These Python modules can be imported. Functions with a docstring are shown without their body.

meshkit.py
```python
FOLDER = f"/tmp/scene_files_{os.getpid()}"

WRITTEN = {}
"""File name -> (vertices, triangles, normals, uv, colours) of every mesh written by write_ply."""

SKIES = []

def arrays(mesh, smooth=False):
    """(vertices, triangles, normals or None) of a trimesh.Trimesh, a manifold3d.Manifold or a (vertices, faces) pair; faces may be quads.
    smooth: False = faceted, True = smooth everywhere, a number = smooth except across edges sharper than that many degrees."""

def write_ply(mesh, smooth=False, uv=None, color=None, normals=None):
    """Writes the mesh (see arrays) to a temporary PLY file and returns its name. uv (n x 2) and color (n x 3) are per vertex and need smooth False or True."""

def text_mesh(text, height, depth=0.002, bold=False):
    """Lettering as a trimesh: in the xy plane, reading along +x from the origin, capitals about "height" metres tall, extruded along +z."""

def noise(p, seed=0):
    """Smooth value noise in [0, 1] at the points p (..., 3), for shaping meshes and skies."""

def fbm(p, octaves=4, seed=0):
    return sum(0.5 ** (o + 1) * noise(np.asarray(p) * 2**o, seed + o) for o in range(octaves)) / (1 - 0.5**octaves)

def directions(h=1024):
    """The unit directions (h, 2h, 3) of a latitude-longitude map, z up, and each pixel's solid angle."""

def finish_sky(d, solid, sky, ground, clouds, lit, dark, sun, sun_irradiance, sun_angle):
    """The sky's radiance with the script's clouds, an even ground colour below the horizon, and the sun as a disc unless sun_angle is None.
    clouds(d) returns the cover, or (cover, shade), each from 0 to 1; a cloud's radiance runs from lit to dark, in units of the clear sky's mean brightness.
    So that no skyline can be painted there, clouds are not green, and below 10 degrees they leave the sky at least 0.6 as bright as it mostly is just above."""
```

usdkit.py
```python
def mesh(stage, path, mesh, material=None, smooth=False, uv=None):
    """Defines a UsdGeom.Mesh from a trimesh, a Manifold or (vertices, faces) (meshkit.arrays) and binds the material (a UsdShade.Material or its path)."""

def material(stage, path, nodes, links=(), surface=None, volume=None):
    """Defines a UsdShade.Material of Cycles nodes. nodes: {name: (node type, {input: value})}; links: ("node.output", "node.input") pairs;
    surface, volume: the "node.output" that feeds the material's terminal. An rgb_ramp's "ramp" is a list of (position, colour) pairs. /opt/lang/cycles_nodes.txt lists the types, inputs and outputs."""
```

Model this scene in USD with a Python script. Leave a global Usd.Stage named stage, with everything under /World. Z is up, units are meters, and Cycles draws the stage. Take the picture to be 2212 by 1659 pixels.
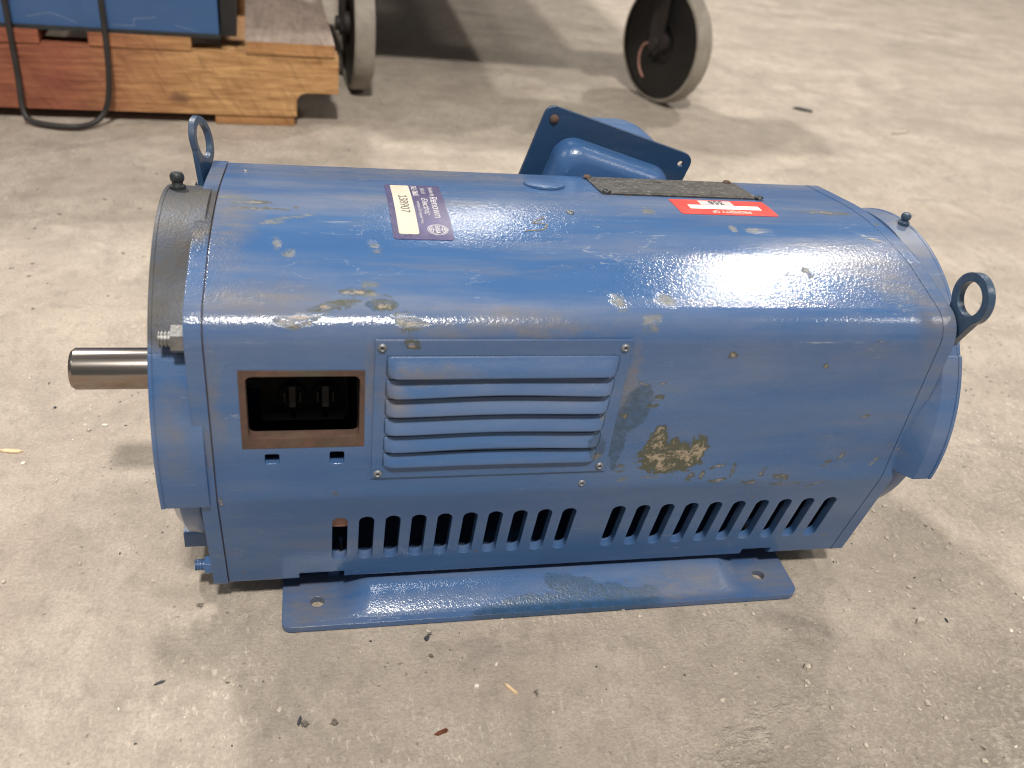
import math, random
import numpy as np, trimesh, usdkit, meshkit
import manifold3d as m3
from manifold3d import Manifold, CrossSection
from shapely.geometry import Polygon, LineString, Point, box as sbox
from shapely import affinity
from pxr import Usd, UsdGeom, UsdLux, UsdShade, Gf, Sdf, Vt

random.seed(7)
rng = np.random.default_rng(7)
stage = Usd.Stage.CreateInMemory()
UsdGeom.SetStageUpAxis(stage, UsdGeom.Tokens.z)
UsdGeom.SetStageMetersPerUnit(stage, 1.0)
UsdGeom.Xform.Define(stage, '/World')
UsdGeom.Scope.Define(stage, '/World/Looks')
S = 0.64            # drawing units to metres

# ------------------------------------------------------------------ camera
CAM = dict(p=(-.252, -.813, .751), pitch=55.996, yaw=-14.893, roll=-7.806, f=1933.4 / 2212)
def make_camera():
    cam = UsdGeom.Camera.Define(stage, '/World/camera')
    a, g = math.radians(CAM['pitch']), math.radians(CAM['yaw'])
    X = np.array([[1, 0, 0], [0, math.cos(a), -math.sin(a)], [0, math.sin(a), math.cos(a)]])
    Z = np.array([[math.cos(g), -math.sin(g), 0], [math.sin(g), math.cos(g), 0], [0, 0, 1]])
    M = Z @ X
    r, u, b = M[:, 0], M[:, 1], M[:, 2]
    c, s = math.cos(math.radians(CAM['roll'])), math.sin(math.radians(CAM['roll']))
    r, u = c * r - s * u, s * r + c * u
    p = np.array(CAM['p']) * S
    m = Gf.Matrix4d(*r, 0, *u, 0, *b, 0, *p, 1)
    UsdGeom.Xformable(cam).AddTransformOp().Set(m)
    cam.CreateHorizontalApertureAttr(36.0)
    cam.CreateFocalLengthAttr(36.0 * CAM['f'])
    cam.CreateFStopAttr(7.5)
    cam.CreateFocusDistanceAttr(0.96 * S)
    cam.CreateClippingRangeAttr((0.02, 200.0))
    cam.CreateExposureAttr(0.12)
make_camera()

# ------------------------------------------------------------------ lamps of the hall, plus an added dome as ambient fill
def lamp(name, p, target, radius, power, col):
    l = UsdLux.DiskLight.Define(stage, '/World/' + name)
    l.CreateRadiusAttr(radius); l.CreateIntensityAttr(power); l.CreateNormalizeAttr(True)
    l.CreateColorAttr(Gf.Vec3f(*col))
    p = np.array(p, float); d = np.array(target, float) - p; d /= np.linalg.norm(d)
    z = -d; x = np.cross([0, 1, 0.01], z); x /= np.linalg.norm(x); y = np.cross(z, x)
    UsdGeom.Xformable(l).AddTransformOp().Set(Gf.Matrix4d(*x, 0, *y, 0, *z, 0, *p, 1))
WARM = (1.0, 0.94, 0.86)
LP = 58.0
lamp('hall_lamp', (-.16, -2.0, 3.7), (-.2, 0, 0), .17, LP * .98, WARM)
lamp('hall_lamp_001', (-1.75, 3.25, 3.7), (0, 0, 0), .20, LP * 1.0, WARM)
lamp('hall_lamp_002', (2.55, 2.75, 3.7), (0, 0, 0), .12, LP * .42, WARM)
lamp('hall_lamp_003', (3.6, -1.6, 3.8), (0.3, 0, 0), .3, LP * .24, WARM)
lamp('hall_lamp_004', (-3.6, -.9, 3.8), (-.3, 0, 0), .3, LP * .22, WARM)
lamp('hall_lamp_005', (1.2, 6.5, 3.8), (0.6, 2, 0), .3, LP * .18, WARM)
dome = UsdLux.DomeLight.Define(stage, '/World/ambient_light')
dome.CreateIntensityAttr(0.070); dome.CreateColorAttr(Gf.Vec3f(0.98, 0.93, 0.88))

# ------------------------------------------------------------------ helpers
used = {}
def numbered(parent, name):
    k = (parent, name); n = used.get(k, -1) + 1; used[k] = n
    return name if n == 0 else '%s_%03d' % (name, n)
def tagp(prim, label=None, category=None, group=None, kind=None):
    for k, v in (('label', label), ('category', category), ('group', group), ('kind', kind)):
        if v: prim.SetCustomDataByKey(k, v)
    return prim
def thing(name, label, category, loc=(0, 0, 0), rotz=0, group=None):
    x = UsdGeom.Xform.Define(stage, '/World/' + numbered('/World', name))
    x.AddTranslateOp().Set(Gf.Vec3d(*(np.array(loc, float) * S)))
    if rotz: x.AddRotateZOp().Set(rotz)
    return tagp(x.GetPrim(), label, category, group)
def arr(m):
    if isinstance(m, Manifold):
        q = m.to_mesh(); return np.array(q.vert_properties[:, :3], float), np.array(q.tri_verts)
    if isinstance(m, trimesh.Trimesh):
        return np.array(m.vertices, float), np.array(m.faces)
    v, f = np.asarray(m[0], float), np.asarray(m[1], int)
    if f.shape[1] == 4: f = np.vstack([f[:, [0, 1, 2]], f[:, [0, 2, 3]]])
    return v, f
def obj(name, mesh, mat, parent=None, smooth=35, label=None):
    pp = str(parent.GetPath()) if parent is not None else '/World'
    v, f = arr(mesh)
    t = trimesh.Trimesh(v * S, f, process=False)
    t.merge_vertices(digits_vertex=7)
    q = usdkit.mesh(stage, pp + '/' + numbered(pp, name), t, mat, smooth=smooth).GetPrim()
    if label: q.SetCustomDataByKey('label', label)
    return q
def cat(*ms):
    vs, fs, n = [], [], 0
    for m in ms:
        v, f = arr(m); vs.append(v); fs.append(f + n); n += len(v)
    return np.vstack(vs), np.vstack(fs)
def fillet(pts, radii, n=7):
    out = []; N = len(pts); pts = [np.array(p, float) for p in pts]
    for i in range(N):
        p, a, b, r = pts[i], pts[i - 1], pts[(i + 1) % N], radii[i]
        if r <= 0: out.append(p); continue
        u, v = (a - p) / np.linalg.norm(a - p), (b - p) / np.linalg.norm(b - p)
        ang = math.acos(max(-1, min(1, u @ v))); d = r / math.tan(ang / 2)
        d = min(d, .49 * np.linalg.norm(a - p), .49 * np.linalg.norm(b - p)); r = d * math.tan(ang / 2)
        c = p + (u + v) / np.linalg.norm(u + v) * (r / math.sin(ang / 2))
        s, e = p + u * d - c, p + v * d - c
        a0, a1 = math.atan2(s[1], s[0]), math.atan2(e[1], e[0])
        da = (a1 - a0 + math.pi) % (2 * math.pi) - math.pi
        out += [c + r * np.array([math.cos(a0 + da * t), math.sin(a0 + da * t)]) for t in np.linspace(0, 1, n)]
    return np.array(out)
def cs(pts):
    p = np.array(pts, float)
    if Polygon(p).exterior.is_ccw is False: p = p[::-1]
    return CrossSection([p])
def from_shape(g):
    rings = []
    for q in getattr(g, 'geoms', [g]):
        rings.append(np.array(q.exterior.coords)[:-1]); rings += [np.array(r.coords)[:-1] for r in q.interiors]
    return CrossSection(rings, m3.FillRule.EvenOdd)
def ext_x(c, x0, x1):      # section in (y, z) drawn along x
    return Manifold.extrude(c, x1 - x0).transform(np.array([[0, 0, 1, x0], [1, 0, 0, 0], [0, 1, 0, 0]], float))
def ext_y(c, y0, y1):      # section in (x, z) drawn along y
    return Manifold.extrude(c, y1 - y0).transform(np.array([[1, 0, 0, 0], [0, 0, -1, y1], [0, 1, 0, 0]], float))
def ext_z(c, z0, z1):
    return Manifold.extrude(c, z1 - z0).translate((0, 0, z0))
def bx(x0, x1, y0, y1, z0, z1):
    return Manifold.cube((x1 - x0, y1 - y0, z1 - z0)).translate((x0, y0, z0))
def cyl_x(r, x0, x1, y, z, n=64, r2=None):
    return Manifold.cylinder(x1 - x0, r, r if r2 is None else r2, n).rotate((0, 90, 0)).translate((x0, y, z))
def rr(x0, x1, y0, y1, r, n=6):
    return fillet([(x0, y0), (x1, y0), (x1, y1), (x0, y1)], [r] * 4, n)
def lathe(prof, n=48):     # profile (r, z) round z, closed on the axis
    p = np.array(prof, float); v = []; f = []
    for i in range(n):
        a = 2 * math.pi * i / n
        v += [(r * math.cos(a), r * math.sin(a), z) for r, z in p]
    k = len(p)
    for i in range(n):
        j = (i + 1) % n
        for q in range(k - 1):
            f.append((i * k + q, j * k + q, j * k + q + 1)); f.append((i * k + q, j * k + q + 1, i * k + q + 1))
    return np.array(v), np.array(f)
def frame(m, o, ex, ey, ez):
    v, f = arr(m); ex, ey, ez = (np.array(a, float) for a in (ex, ey, ez))
    w = np.array(o, float) + v[:, :1] * ex + v[:, 1:2] * ey + v[:, 2:] * ez
    if np.dot(np.cross(ex, ey), ez) < 0: f = f[:, ::-1]
    return w, f
def tube(pts, r, n=10, closed=False):
    P = np.array(pts, float); N = len(P); R = np.broadcast_to(r, N)
    T = np.gradient(P, axis=0) if not closed else np.roll(P, -1, 0) - np.roll(P, 1, 0)
    T /= np.linalg.norm(T, axis=1)[:, None]
    a = np.cross(T[0], [.3, .2, 1.]); a /= np.linalg.norm(a); v = []
    for i in range(N):
        a = a - T[i] * (a @ T[i]); a /= np.linalg.norm(a); b = np.cross(T[i], a)
        for k in range(n):
            t = 2 * math.pi * k / n; v.append(P[i] + R[i] * (math.cos(t) * a + math.sin(t) * b))
    f = []
    for i in range(N if closed else N - 1):
        j = (i + 1) % N
        for k in range(n):
            l = (k + 1) % n; f += [(i * n + k, i * n + l, j * n + l), (i * n + k, j * n + l, j * n + k)]
    if not closed:
        v += [P[0], P[-1]]; c0, c1 = N * n, N * n + 1
        for k in range(n):
            l = (k + 1) % n; f += [(c0, l, k), (c1, (N - 1) * n + k, (N - 1) * n + l)]
    return np.array(v), np.array(f)
def spline(pts, n=60):
    from scipy.interpolate import CubicSpline
    P = np.array(pts, float); t = np.r_[0, np.cumsum(np.linalg.norm(np.diff(P, axis=0), axis=1))]
    return CubicSpline(t, P)(np.linspace(0, t[-1], n))
def hexpts(r, rot=0): return [(r * math.cos(math.pi / 3 * k + rot), r * math.sin(math.pi / 3 * k + rot)) for k in range(6)]

# ------------------------------------------------------------------ materials
class G:
    """small builder for node graphs"""
    def __init__(s): s.n, s.l, s.k = {}, [], 0
    def add(s, kind, ins=None, **links):
        s.k += 1; nm = 'n%d' % s.k; s.n[nm] = (kind, dict(ins or {}))
        for a, b in links.items(): s.l.append((b, nm + '.' + a))
        return nm
    def coords(s):      # object coordinates in drawing units
        t = s.add('texture_coordinate')
        return s.add('vector_math', {'math_type': 'scale', 'scale': 1 / S}, vector1=t + '.object') + '.vector'
    def noise(s, v, scale, detail=4, rough=.55, stretch=None, dist=0, loc=(0, 0, 0)):
        if stretch or any(loc): v = s.add('mapping', {'scale': stretch or (1, 1, 1), 'location': loc}, vector=v) + '.vector'
        return s.add('noise_texture', {'scale': scale, 'detail': detail, 'roughness': rough, 'distortion': dist}, vector=v) + '.fac'
    def rng(s, v, a, b, c=0., d=1.):
        return s.add('map_range', {'from_min': a, 'from_max': b, 'to_min': c, 'to_max': d, 'clamp': True}, value=v) + '.result'
    def math(s, op, a, b=None, **kw):
        i = {'math_type': op, **kw}; L = {}
        for k, v in (('value1', a), ('value2', b)):
            if isinstance(v, str): L[k] = v
            elif v is not None: i[k] = float(v)
        return s.add('math', i, **L) + '.value'
    def mix(s, fac, a, b, kind='mix'):
        i = {'mix_type': kind}; L = {}
        for k, v in (('fac', fac), ('color1', a), ('color2', b)):
            if isinstance(v, str): L[k] = v
            else: i[k] = v
        return s.add('mix', i, **L) + '.color'
    def spots(s, v, lst):          # smallest normalised distance to a list of (centre, half sizes, turn in degrees)
        d = None
        for c, sz, rot in lst:
            m = s.add('mapping', {'mapping_type': 'texture', 'location': c, 'scale': sz, 'rotation': tuple(math.radians(a) for a in rot)}, vector=v)
            q = s.add('vector_math', {'math_type': 'length'}, vector1=m + '.vector') + '.value'
            d = q if d is None else s.math('minimum', d, q)
        return d
    def warp(s, v, scale, amp):
        n = s.add('noise_texture', {'scale': scale, 'detail': 5., 'roughness': .65}, vector=v)
        a = s.add('vector_math', {'math_type': 'subtract', 'vector2': (.5, .5, .5)}, vector1=n + '.color')
        b = s.add('vector_math', {'math_type': 'scale', 'scale': amp}, vector1=a + '.vector')
        return s.add('vector_math', {'math_type': 'add'}, vector1=v, vector2=b + '.vector') + '.vector'
    def done(s, name, color, rough=.5, bump=None, strength=.3, dist=.002, bevel=0, metallic=0, **extra):
        i, L = {'metallic': 0. if isinstance(metallic, str) else float(metallic), **extra}, {}
        for k, v in (('base_color', color), ('roughness', rough)):
            if isinstance(v, str): L[k] = v
            else: i[k] = v
        if isinstance(metallic, str): L['metallic'] = metallic
        nrm = None
        if bevel: nrm = s.add('bevel', {'samples': 4, 'radius': bevel * S}) + '.bevel'
        if bump:
            q = {'strength': strength, 'distance': dist}
            nrm = s.add('bump', q, **({'height': bump, 'normal': nrm} if nrm else {'height': bump})) + '.normal'
        if nrm: L['normal'] = nrm
        p = s.add('principled_bsdf', i, **L)
        return usdkit.material(stage, '/World/Looks/' + name, s.n, s.l, surface=p + '.BSDF')

def plain(name, col, rough=.5, metallic=0, var=.25, scale=60, bump=.15, bevel=0, **extra):
    g = G(); v = g.coords()
    n = g.noise(v, scale, 5, .6)
    c = g.mix(g.rng(n, .3, .7), tuple(x * (1 - var) for x in col), tuple(min(1, x * (1 + var)) for x in col))
    r = g.rng(g.noise(v, scale * .5, 3), .3, .7, rough * .8, min(1, rough * 1.2))
    return g.done(name, c, r, g.noise(v, scale * 3, 4), bump, .001, bevel, metallic, **extra)

BLUE, BLUE2 = (.031, .089, .222), (.046, .111, .250)
def paint(name, dust=1., chips=(), tan=(), speck=.5, stain=(), rough=.30, dark=None, base=(BLUE, BLUE2), topdust=True, smear=(), big=()):
    g = G(); v = g.coords(); v0 = v
    lng = g.noise(v, 5, 5, .6, (.5, 3, 3))           # brushed lengthwise variation
    col = g.mix(g.rng(lng, .35, .65), base[0], base[1])
    # dust: long soft streaks along the body and cloudy film
    st = g.noise(v, 3.2, 6, .62, (.55, 5, 4.2), loc=(3, 1, 2))
    cl = g.noise(v, 14, 6, .65)
    d1 = g.math('multiply', g.rng(st, .42, .72), g.rng(cl, .25, .75, .35, 1.))
    film = g.math('multiply', d1, .46 * dust)
    if topdust:
        nz = g.add('separate_xyz', {}, vector=g.add('geometry') + '.normal') + '.z'
        film = g.math('multiply', film, g.rng(nz, -.2, .9, .35, 1.25))
    col = g.mix(film, col, (.30, .27, .235))
    col = g.mix(g.math('multiply', g.rng(g.noise(v, 9, 5, .6, (.7, 3, 3), loc=(9, 9, 9)), .56, .75), .28 * dust), col, (.165, .145, .125))
    rgh = g.math('add', g.math('multiply', film, .10), g.rng(cl, .3, .7, rough * .85, rough * 1.2))
    # light scuffs
    sc = g.noise(v, 26, 7, .75, (.35, 2.2, 2.2), dist=.6, loc=(5, 2, 7))
    col = g.mix(g.math('multiply', g.rng(sc, .655, .70), .45 * dust), col, (.33, .36, .40))
    hgt = g.noise(v, 520, 2, .5)
    hgt = g.math('add', hgt, g.math('multiply', g.noise(v, 230, 3, .5), .9))
    fl = g.noise(v, 11, 5, .6, (.6, 1.7, 1.7), loc=(2, 8, 5))
    ln_ = g.rng(g.math('absolute', g.math('subtract', fl, .545)), .0045, .0015)
    ln_ = g.math('multiply', ln_, g.rng(g.noise(v, 8, 4, .6, loc=(1, 4, 4)), .50, .60, 0, .65 * dust))
    ln_ = g.math('multiply', ln_, g.rng(g.noise(v, 70, 3, .6), .42, .55))
    nz2 = g.rng(g.add('separate_xyz', {}, vector=g.add('geometry') + '.normal') + '.z', .5, .9, .22, .85)
    ln_ = g.math('multiply', ln_, nz2)
    col = g.mix(ln_, col, (.30, .32, .34))
    sr = g.noise(v, 120, 4, .7, (.10, 2.4, 2.4), loc=(6, 1, 3))
    col = g.mix(g.math('multiply', g.rng(sr, .66, .70), g.rng(g.noise(v, 5, 3, .6, loc=(9, 2, 2)), .5, .62, 0, .5 * dust)), col, (.30, .31, .32))
    w = g.warp(g.warp(v, 45, .014), 170, .008)
    if smear:
        d = g.spots(g.warp(v, 16, .05), smear)
        k = g.math('multiply', g.rng(d, 1.1, .3), g.rng(g.noise(v, 70, 6, .7, (.5, 1.5, 1.5)), .3, .65, .15, .65))
        col = g.mix(k, col, (.155, .135, .110)); rgh = g.math('add', rgh, g.math('multiply', k, .18))
    if stain:
        d = g.spots(g.warp(v, 22, .03), stain)
        k = g.math('multiply', g.rng(d, 1., .85), g.rng(g.noise(v, 160, 5, .7), .3, .62, .25, .75))
        col = g.mix(k, col, (.022, .048, .075)); rgh = g.math('add', rgh, g.math('multiply', k, .12))
        hgt = g.math('add', hgt, g.math('multiply', k, g.noise(v, 400, 2)))
    if dark:                                           # oily dark grime: strongest near the given centres
        d = g.spots(g.warp(v, 11, .06), dark)
        k = g.math('multiply', g.rng(d, 1.12, .75), g.rng(g.noise(v, 40, 6, .65, (1, 1, 1)), .25, .6, .72, .97))
        gr = g.mix(g.rng(g.noise(v, 20, 6, .7), .35, .68), (.013, .0135, .0135), (.050, .041, .032))
        col = g.mix(k, col, gr); rgh = g.math('add', rgh, g.math('multiply', k, .22))
    # many tiny nicks
    vo = g.add('voronoi_texture', {'scale': 34., 'randomness': 1.}, vector=g.warp(v, 90, .012))
    keep = g.rng(g.add('separate_xyz', {}, vector=vo + '.color') + '.x', .80, .82)
    nick = g.math('multiply', g.rng(vo + '.distance', .12, .07), keep)
    nick = g.math('multiply', nick, g.rng(g.noise(v, 6, 2), .45, .58, 0, speck))
    col = g.mix(nick, col, (.115, .10, .065))
    # chips: olive primer, bare tan metal inside
    for lst, outer, inner, thr, full in ((chips, (.055, .060, .042), (.25, .205, .150), .55, 0), (big, (.058, .064, .045), (.285, .235, .175), .66, 1), (tan, (.100, .112, .108), (.150, .142, .118), .75, 0)):
        if not lst: continue
        d = g.spots(w, lst)
        d = g.math('add', d, g.math('multiply', g.math('subtract', g.noise(v, 130, 5, .7), .5), 1.3))
        k = g.rng(d, .95, .80) if lst is not tan else g.rng(d, 1.0, .40)
        ik = g.math('multiply', g.rng(d, thr, thr - .1), g.rng(g.noise(v, 85, 5, .7), .46, .56))
        cc = g.mix(ik, outer, inner)
        if not full: k = g.math('multiply', k, g.rng(g.noise(v, 42, 6, .75, (.45, 3., 3.), dist=.3, loc=(7, 7, 7)), .42, .53, .0, .9))
        col = g.mix(k, col, cc); rgh = g.math('add', rgh, g.math('multiply', k, .25))
        hgt = g.math('subtract', hgt, g.math('multiply', k, 1.5))
    return g.done(name, col, rgh, hgt, .145, .0011, bevel=.0014, specular_ior_level=.5)

def spot(x, y, z, sx, sy, sz, r=0, ax=1):
    rot = [0, 0, 0]; rot[ax] = r
    return ((x, y, z), (sx, sy, sz), tuple(rot))
SY = -.1665
body_big = [spot(.092, SY, .209, .038, .03, .024), spot(.072, SY, .222, .014, .03, .022, 25), spot(.119, SY, .216, .013, .03, .024)]
body_chips = [
    spot(.072, SY, .240, .008, .03, .012, 25),
    spot(.0618, SY, .276, .006, .03, .013, 35), spot(.0465, SY, .298, .008, .03, .003, 20), spot(.066, SY, .298, .004, .03, .0022),
    spot(.043, SY, .197, .006, .03, .007), spot(.118, SY, .182, .004, .03, .009, 20), spot(.131, SY, .185, .003, .03, .009, 20),
    spot(.150, SY, .176, .012, .03, .003), spot(.165, SY, .190, .003, .03, .012, 8), spot(.20, SY, .186, .004, .03, .009, 30),
    spot(.222, SY, .178, .012, .03, .006, 15), spot(.2325, SY, .168, .022, .03, .003), spot(.27, SY, .166, .018, .03, .0018, -14),
    spot(.19, SY, .170, .014, .03, .003), spot(.148, SY, .196, .012, .03, .002, -20), spot(.27, SY, .195, .004, .03, .007, 40), spot(.284, SY, .203, .004, .03, .006, 40),
    spot(-.235, SY, .177, .004, .03, .002), spot(-.339, SY, .172, .003, .03, .008), spot(.28, SY, .345, .010, .03, .0015),
    spot(-.2179, -.131, .368, .020, .008, .02, 0), spot(-.195, -.142, .366, .013, .009, .02, 0), spot(-.236, -.146, .366, .025, .006, .02, 12, 2), spot(-.268, -.157, .363, .026, .005, .02, 8, 2),
    spot(-.175, -.158, .36, .018, .006, .02, -12, 2), spot(-.312, .009, .388, .022, .007, .02, 0), spot(-.30, -.006, .388, .028, .004, .02, -5, 2),
    spot(.034, SY, .262, .006, .03, .003), spot(.127, SY, .330, .004, .03, .004), spot(.2282, SY, .317, .0035, .03, .0035), spot(.294, SY, .254, .006, .03, .003),
    spot(.2212, -.0967, .375, .006, .008, .02), spot(.20, -.10, .374, .005, .004, .02), spot(.30, .03, .385, .040, .007, .02), spot(.325, -.035, .387, .016, .005, .02, -40, 2)]
body_tan = [
    spot(-.3317, .0202, .3882, .017, .012, .02, -10, 2), spot(-.2895, -.0316, .387, .014, .008, .02, 20, 2), spot(-.2744, -.0826, .378, .0065, .008, .02),
    spot(-.199, -.0703, .380, .006, .014, .02, 15, 2), spot(-.285, -.0665, .381, .006, .012, .02), spot(-.138, .0254, .388, .012, .008, .02),
    spot(.0905, .018, .388, .010, .016, .02, -20, 2), spot(.1991, -.0249, .388, .020, .009, .02), spot(.170, -.02, .388, .006, .008, .02), spot(-.205, -.120, .370, .010, .006, .02), spot(-.205, -.135, .367, .010, .006, .02),
    spot(.0437, -.158, .363, .012, .007, .02, 25, 2), spot(.063, -.136, .367, .012, .012, .02), spot(.0147, -.140, .366, .010, .014, .02, 20, 2),
    spot(.335, SY, .217, .003, .03, .004), spot(.348, SY, .212, .003, .03, .004), spot(.325, SY, .195, .004, .03, .007, 30), spot(-.118, .018, .388, .006, .004, .02),
    spot(.048, SY, .182, .008, .03, .004), spot(.075, SY, .183, .012, .03, .003), spot(-.172, SY, .345, .006, .03, .005), spot(-.268, -.02, .388, .02, .004, .02, 12, 2)]
body_smear = [spot(.305, -.10, .375, .09, .05, .06, -30, 2), spot(.34, -.14, .366, .035, .06, .05), spot(-.30, -.135, .368, .07, .025, .05), spot(-.33, -.03, .387, .03, .08, .05),
              spot(-.17, .13, .369, .22, .05, .05), spot(-.338, SY, .29, .014, .05, .06), spot(-.09, -.157, .357, .13, .02, .010), spot(-.205, SY, .30, .006, .05, .05), spot(.03, SY, .30, .008, .05, .05)]
body_stain = [spot(.041, SY, .268, .018, .03, .030, 20), spot(.035, SY, .222, .008, .03, .034), spot(-.197, -.145, .3655, .016, .007, .02)]
M = {}
M['housing'] = paint('blue_paint_worn', 1.0, body_chips, body_tan, .9, body_stain, .13, smear=body_smear, big=body_big)
M['panel'] = paint('blue_paint_panel', .8, [spot(-.172, -.17, .343, .008, .03, .006)], [spot(.015, -.175, .262, .005, .03, .005), spot(.013, -.17, .216, .007, .03, .007)], .4, [spot(.012, -.175, .225, .012, .03, .02)], .3,
                   smear=[spot(-.16, -.175, .318, .05, .04, .012), spot(-.185, -.175, .29, .02, .04, .03)])
M['blue'] = paint('blue_paint', .9, (), (), .4, (), .28)
M['flange'] = paint('blue_paint_flange', 1., (), (), .5, (), .15, smear=[spot(-.35, -.16, .24, .03, .03, .035), spot(-.35, .09, .383, .03, .06, .04)], dark=[spot(-.352, -.025, .386, .02, .062, .06)])
M['grime'] = paint('blue_paint_grimy', .9, (), (), .3, (), .30, dark=[spot(-.37, .0, .392, .07, .185, .075), spot(-.37, -.12, .36, .05, .07, .05)])
M['cover'] = paint('blue_paint_cover', 1., (), (), .3, (), .30, smear=[spot(-.372, -.19, .265, .018, .05, .06), spot(.37, -.02, .39, .018, .07, .03), spot(.372, -.12, .355, .016, .05, .04)])
M['foot'] = paint('blue_paint_foot', .75, (), (), .5, [spot(.0, -.176, .010, .10, .016, .03), spot(.07, -.174, .010, .06, .018, .03), spot(.03, -.158, .02, .04, .014, .03, -20, 2)], .17,
                  smear=[spot(-.262, -.15, .01, .05, .05, .03), spot(.262, -.15, .01, .05, .05, .03), spot(.16, -.165, .01, .08, .03, .03)])
M['navy'] = paint('dark_blue_paint', .5, (), (), .3, (), .3, base=((.010, .035, .085), (.018, .05, .11)))
M['eye'] = paint('dark_blue_eye_paint', .5, (), (), .3, (), .33, base=((.016, .040, .084), (.026, .060, .112)))
M['boxblue'] = paint('machine_blue', .25, (), (), .3, (), .42, base=((.030, .085, .215), (.036, .095, .235)))
M['steel'] = None
def steel():
    g = G(); v = g.coords()
    ring = g.noise(v, 70, 4, .6, (.05, 1, 1))
    c = g.mix(g.rng(ring, .3, .7), (.26, .235, .215), (.42, .39, .365))
    # rusty film on the underside
    q = g.add('separate_xyz', {}, vector=v)
    z = g.math('add', g.math('multiply', q + '.z', .87), g.math('multiply', q + '.y', .5))
    k = g.math('multiply', g.rng(z, .1770, .1735), g.rng(g.noise(v, 60, 6, .7, (.5, 1, 1)), .35, .6, .3, .9))
    c = g.mix(k, c, (.20, .13, .075))
    r = g.math('add', g.rng(ring, .3, .7, .16, .26), g.math('multiply', k, .3))
    m = g.math('subtract', 1., g.math('multiply', k, .7))
    return g.done('ground_steel', c, r, g.noise(v, 90, 4, .6, (.1, 1, 1)), .05, .0006, .001, m)
M['steel'] = steel()
M['bolt'] = plain('zinc_bolt', (.22, .22, .22), .42, .85, .3, 90, .2, .0008)
M['rivet'] = plain('rivet_metal', (.17, .18, .20), .42, .45, .35, 120, .2, .0005)
M['darkbolt'] = plain('dark_bolt', (.035, .04, .045), .4, .5, .3, 90, .2, .0008)
M['black'] = plain('gap_slab_black', (.010, .010, .011), .6, 0, .3, 40)  # near-black for the slab added in the shaded gap by the casing
M['core'] = plain('dark_core', (.030, .020, .016), .55, 0, .5, 30)
M['board'] = plain('brush_board', (.0028, .0026, .0028), .8, 0, .25, 30, specular_ior_level=.08)
M['clip'] = plain('brush_clip', (.010, .009, .0085), .6, 0, .3, 80, specular_ior_level=.15)
M['coil'] = plain('varnished_coil', (.060, .030, .022), .5, 0, .5, 50)
M['copper'] = plain('rosy_lead', (.30, .15, .12), .5, 0, .2, 60)
def rust():
    g = G(); v = g.coords()
    n = g.noise(v, 45, 7, .7)
    c = g.mix(g.rng(n, .3, .7), (.038, .026, .020), (.110, .056, .040))
    c = g.mix(g.rng(g.noise(v, 26, 5, .6, loc=(4, 4, 4)), .5, .68, 0, .7), c, (.075, .072, .048))
    return g.done('rusty_steel', c, .75, g.noise(v, 200, 5, .6), .3, .001, .0008)
M['rust'] = rust()
def plate_metal():
    g = G(); v = g.coords()
    n = g.noise(v, 60, 7, .75)
    c = g.mix(g.rng(n, .35, .65), (.044, .042, .039), (.092, .088, .082))
    c = g.mix(g.rng(g.noise(v, 180, 6, .7, (1, 1.8, 1), loc=(2, 2, 2)), .56, .62), c, (.22, .21, .195))
    return g.done('worn_nameplate', c, .5, g.noise(v, 220, 4, .6), .3, .001, 0, .35)
M['plate'] = plate_metal()
M['plate_line'] = plain('plate_line', (.06, .055, .05), .5)
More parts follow.
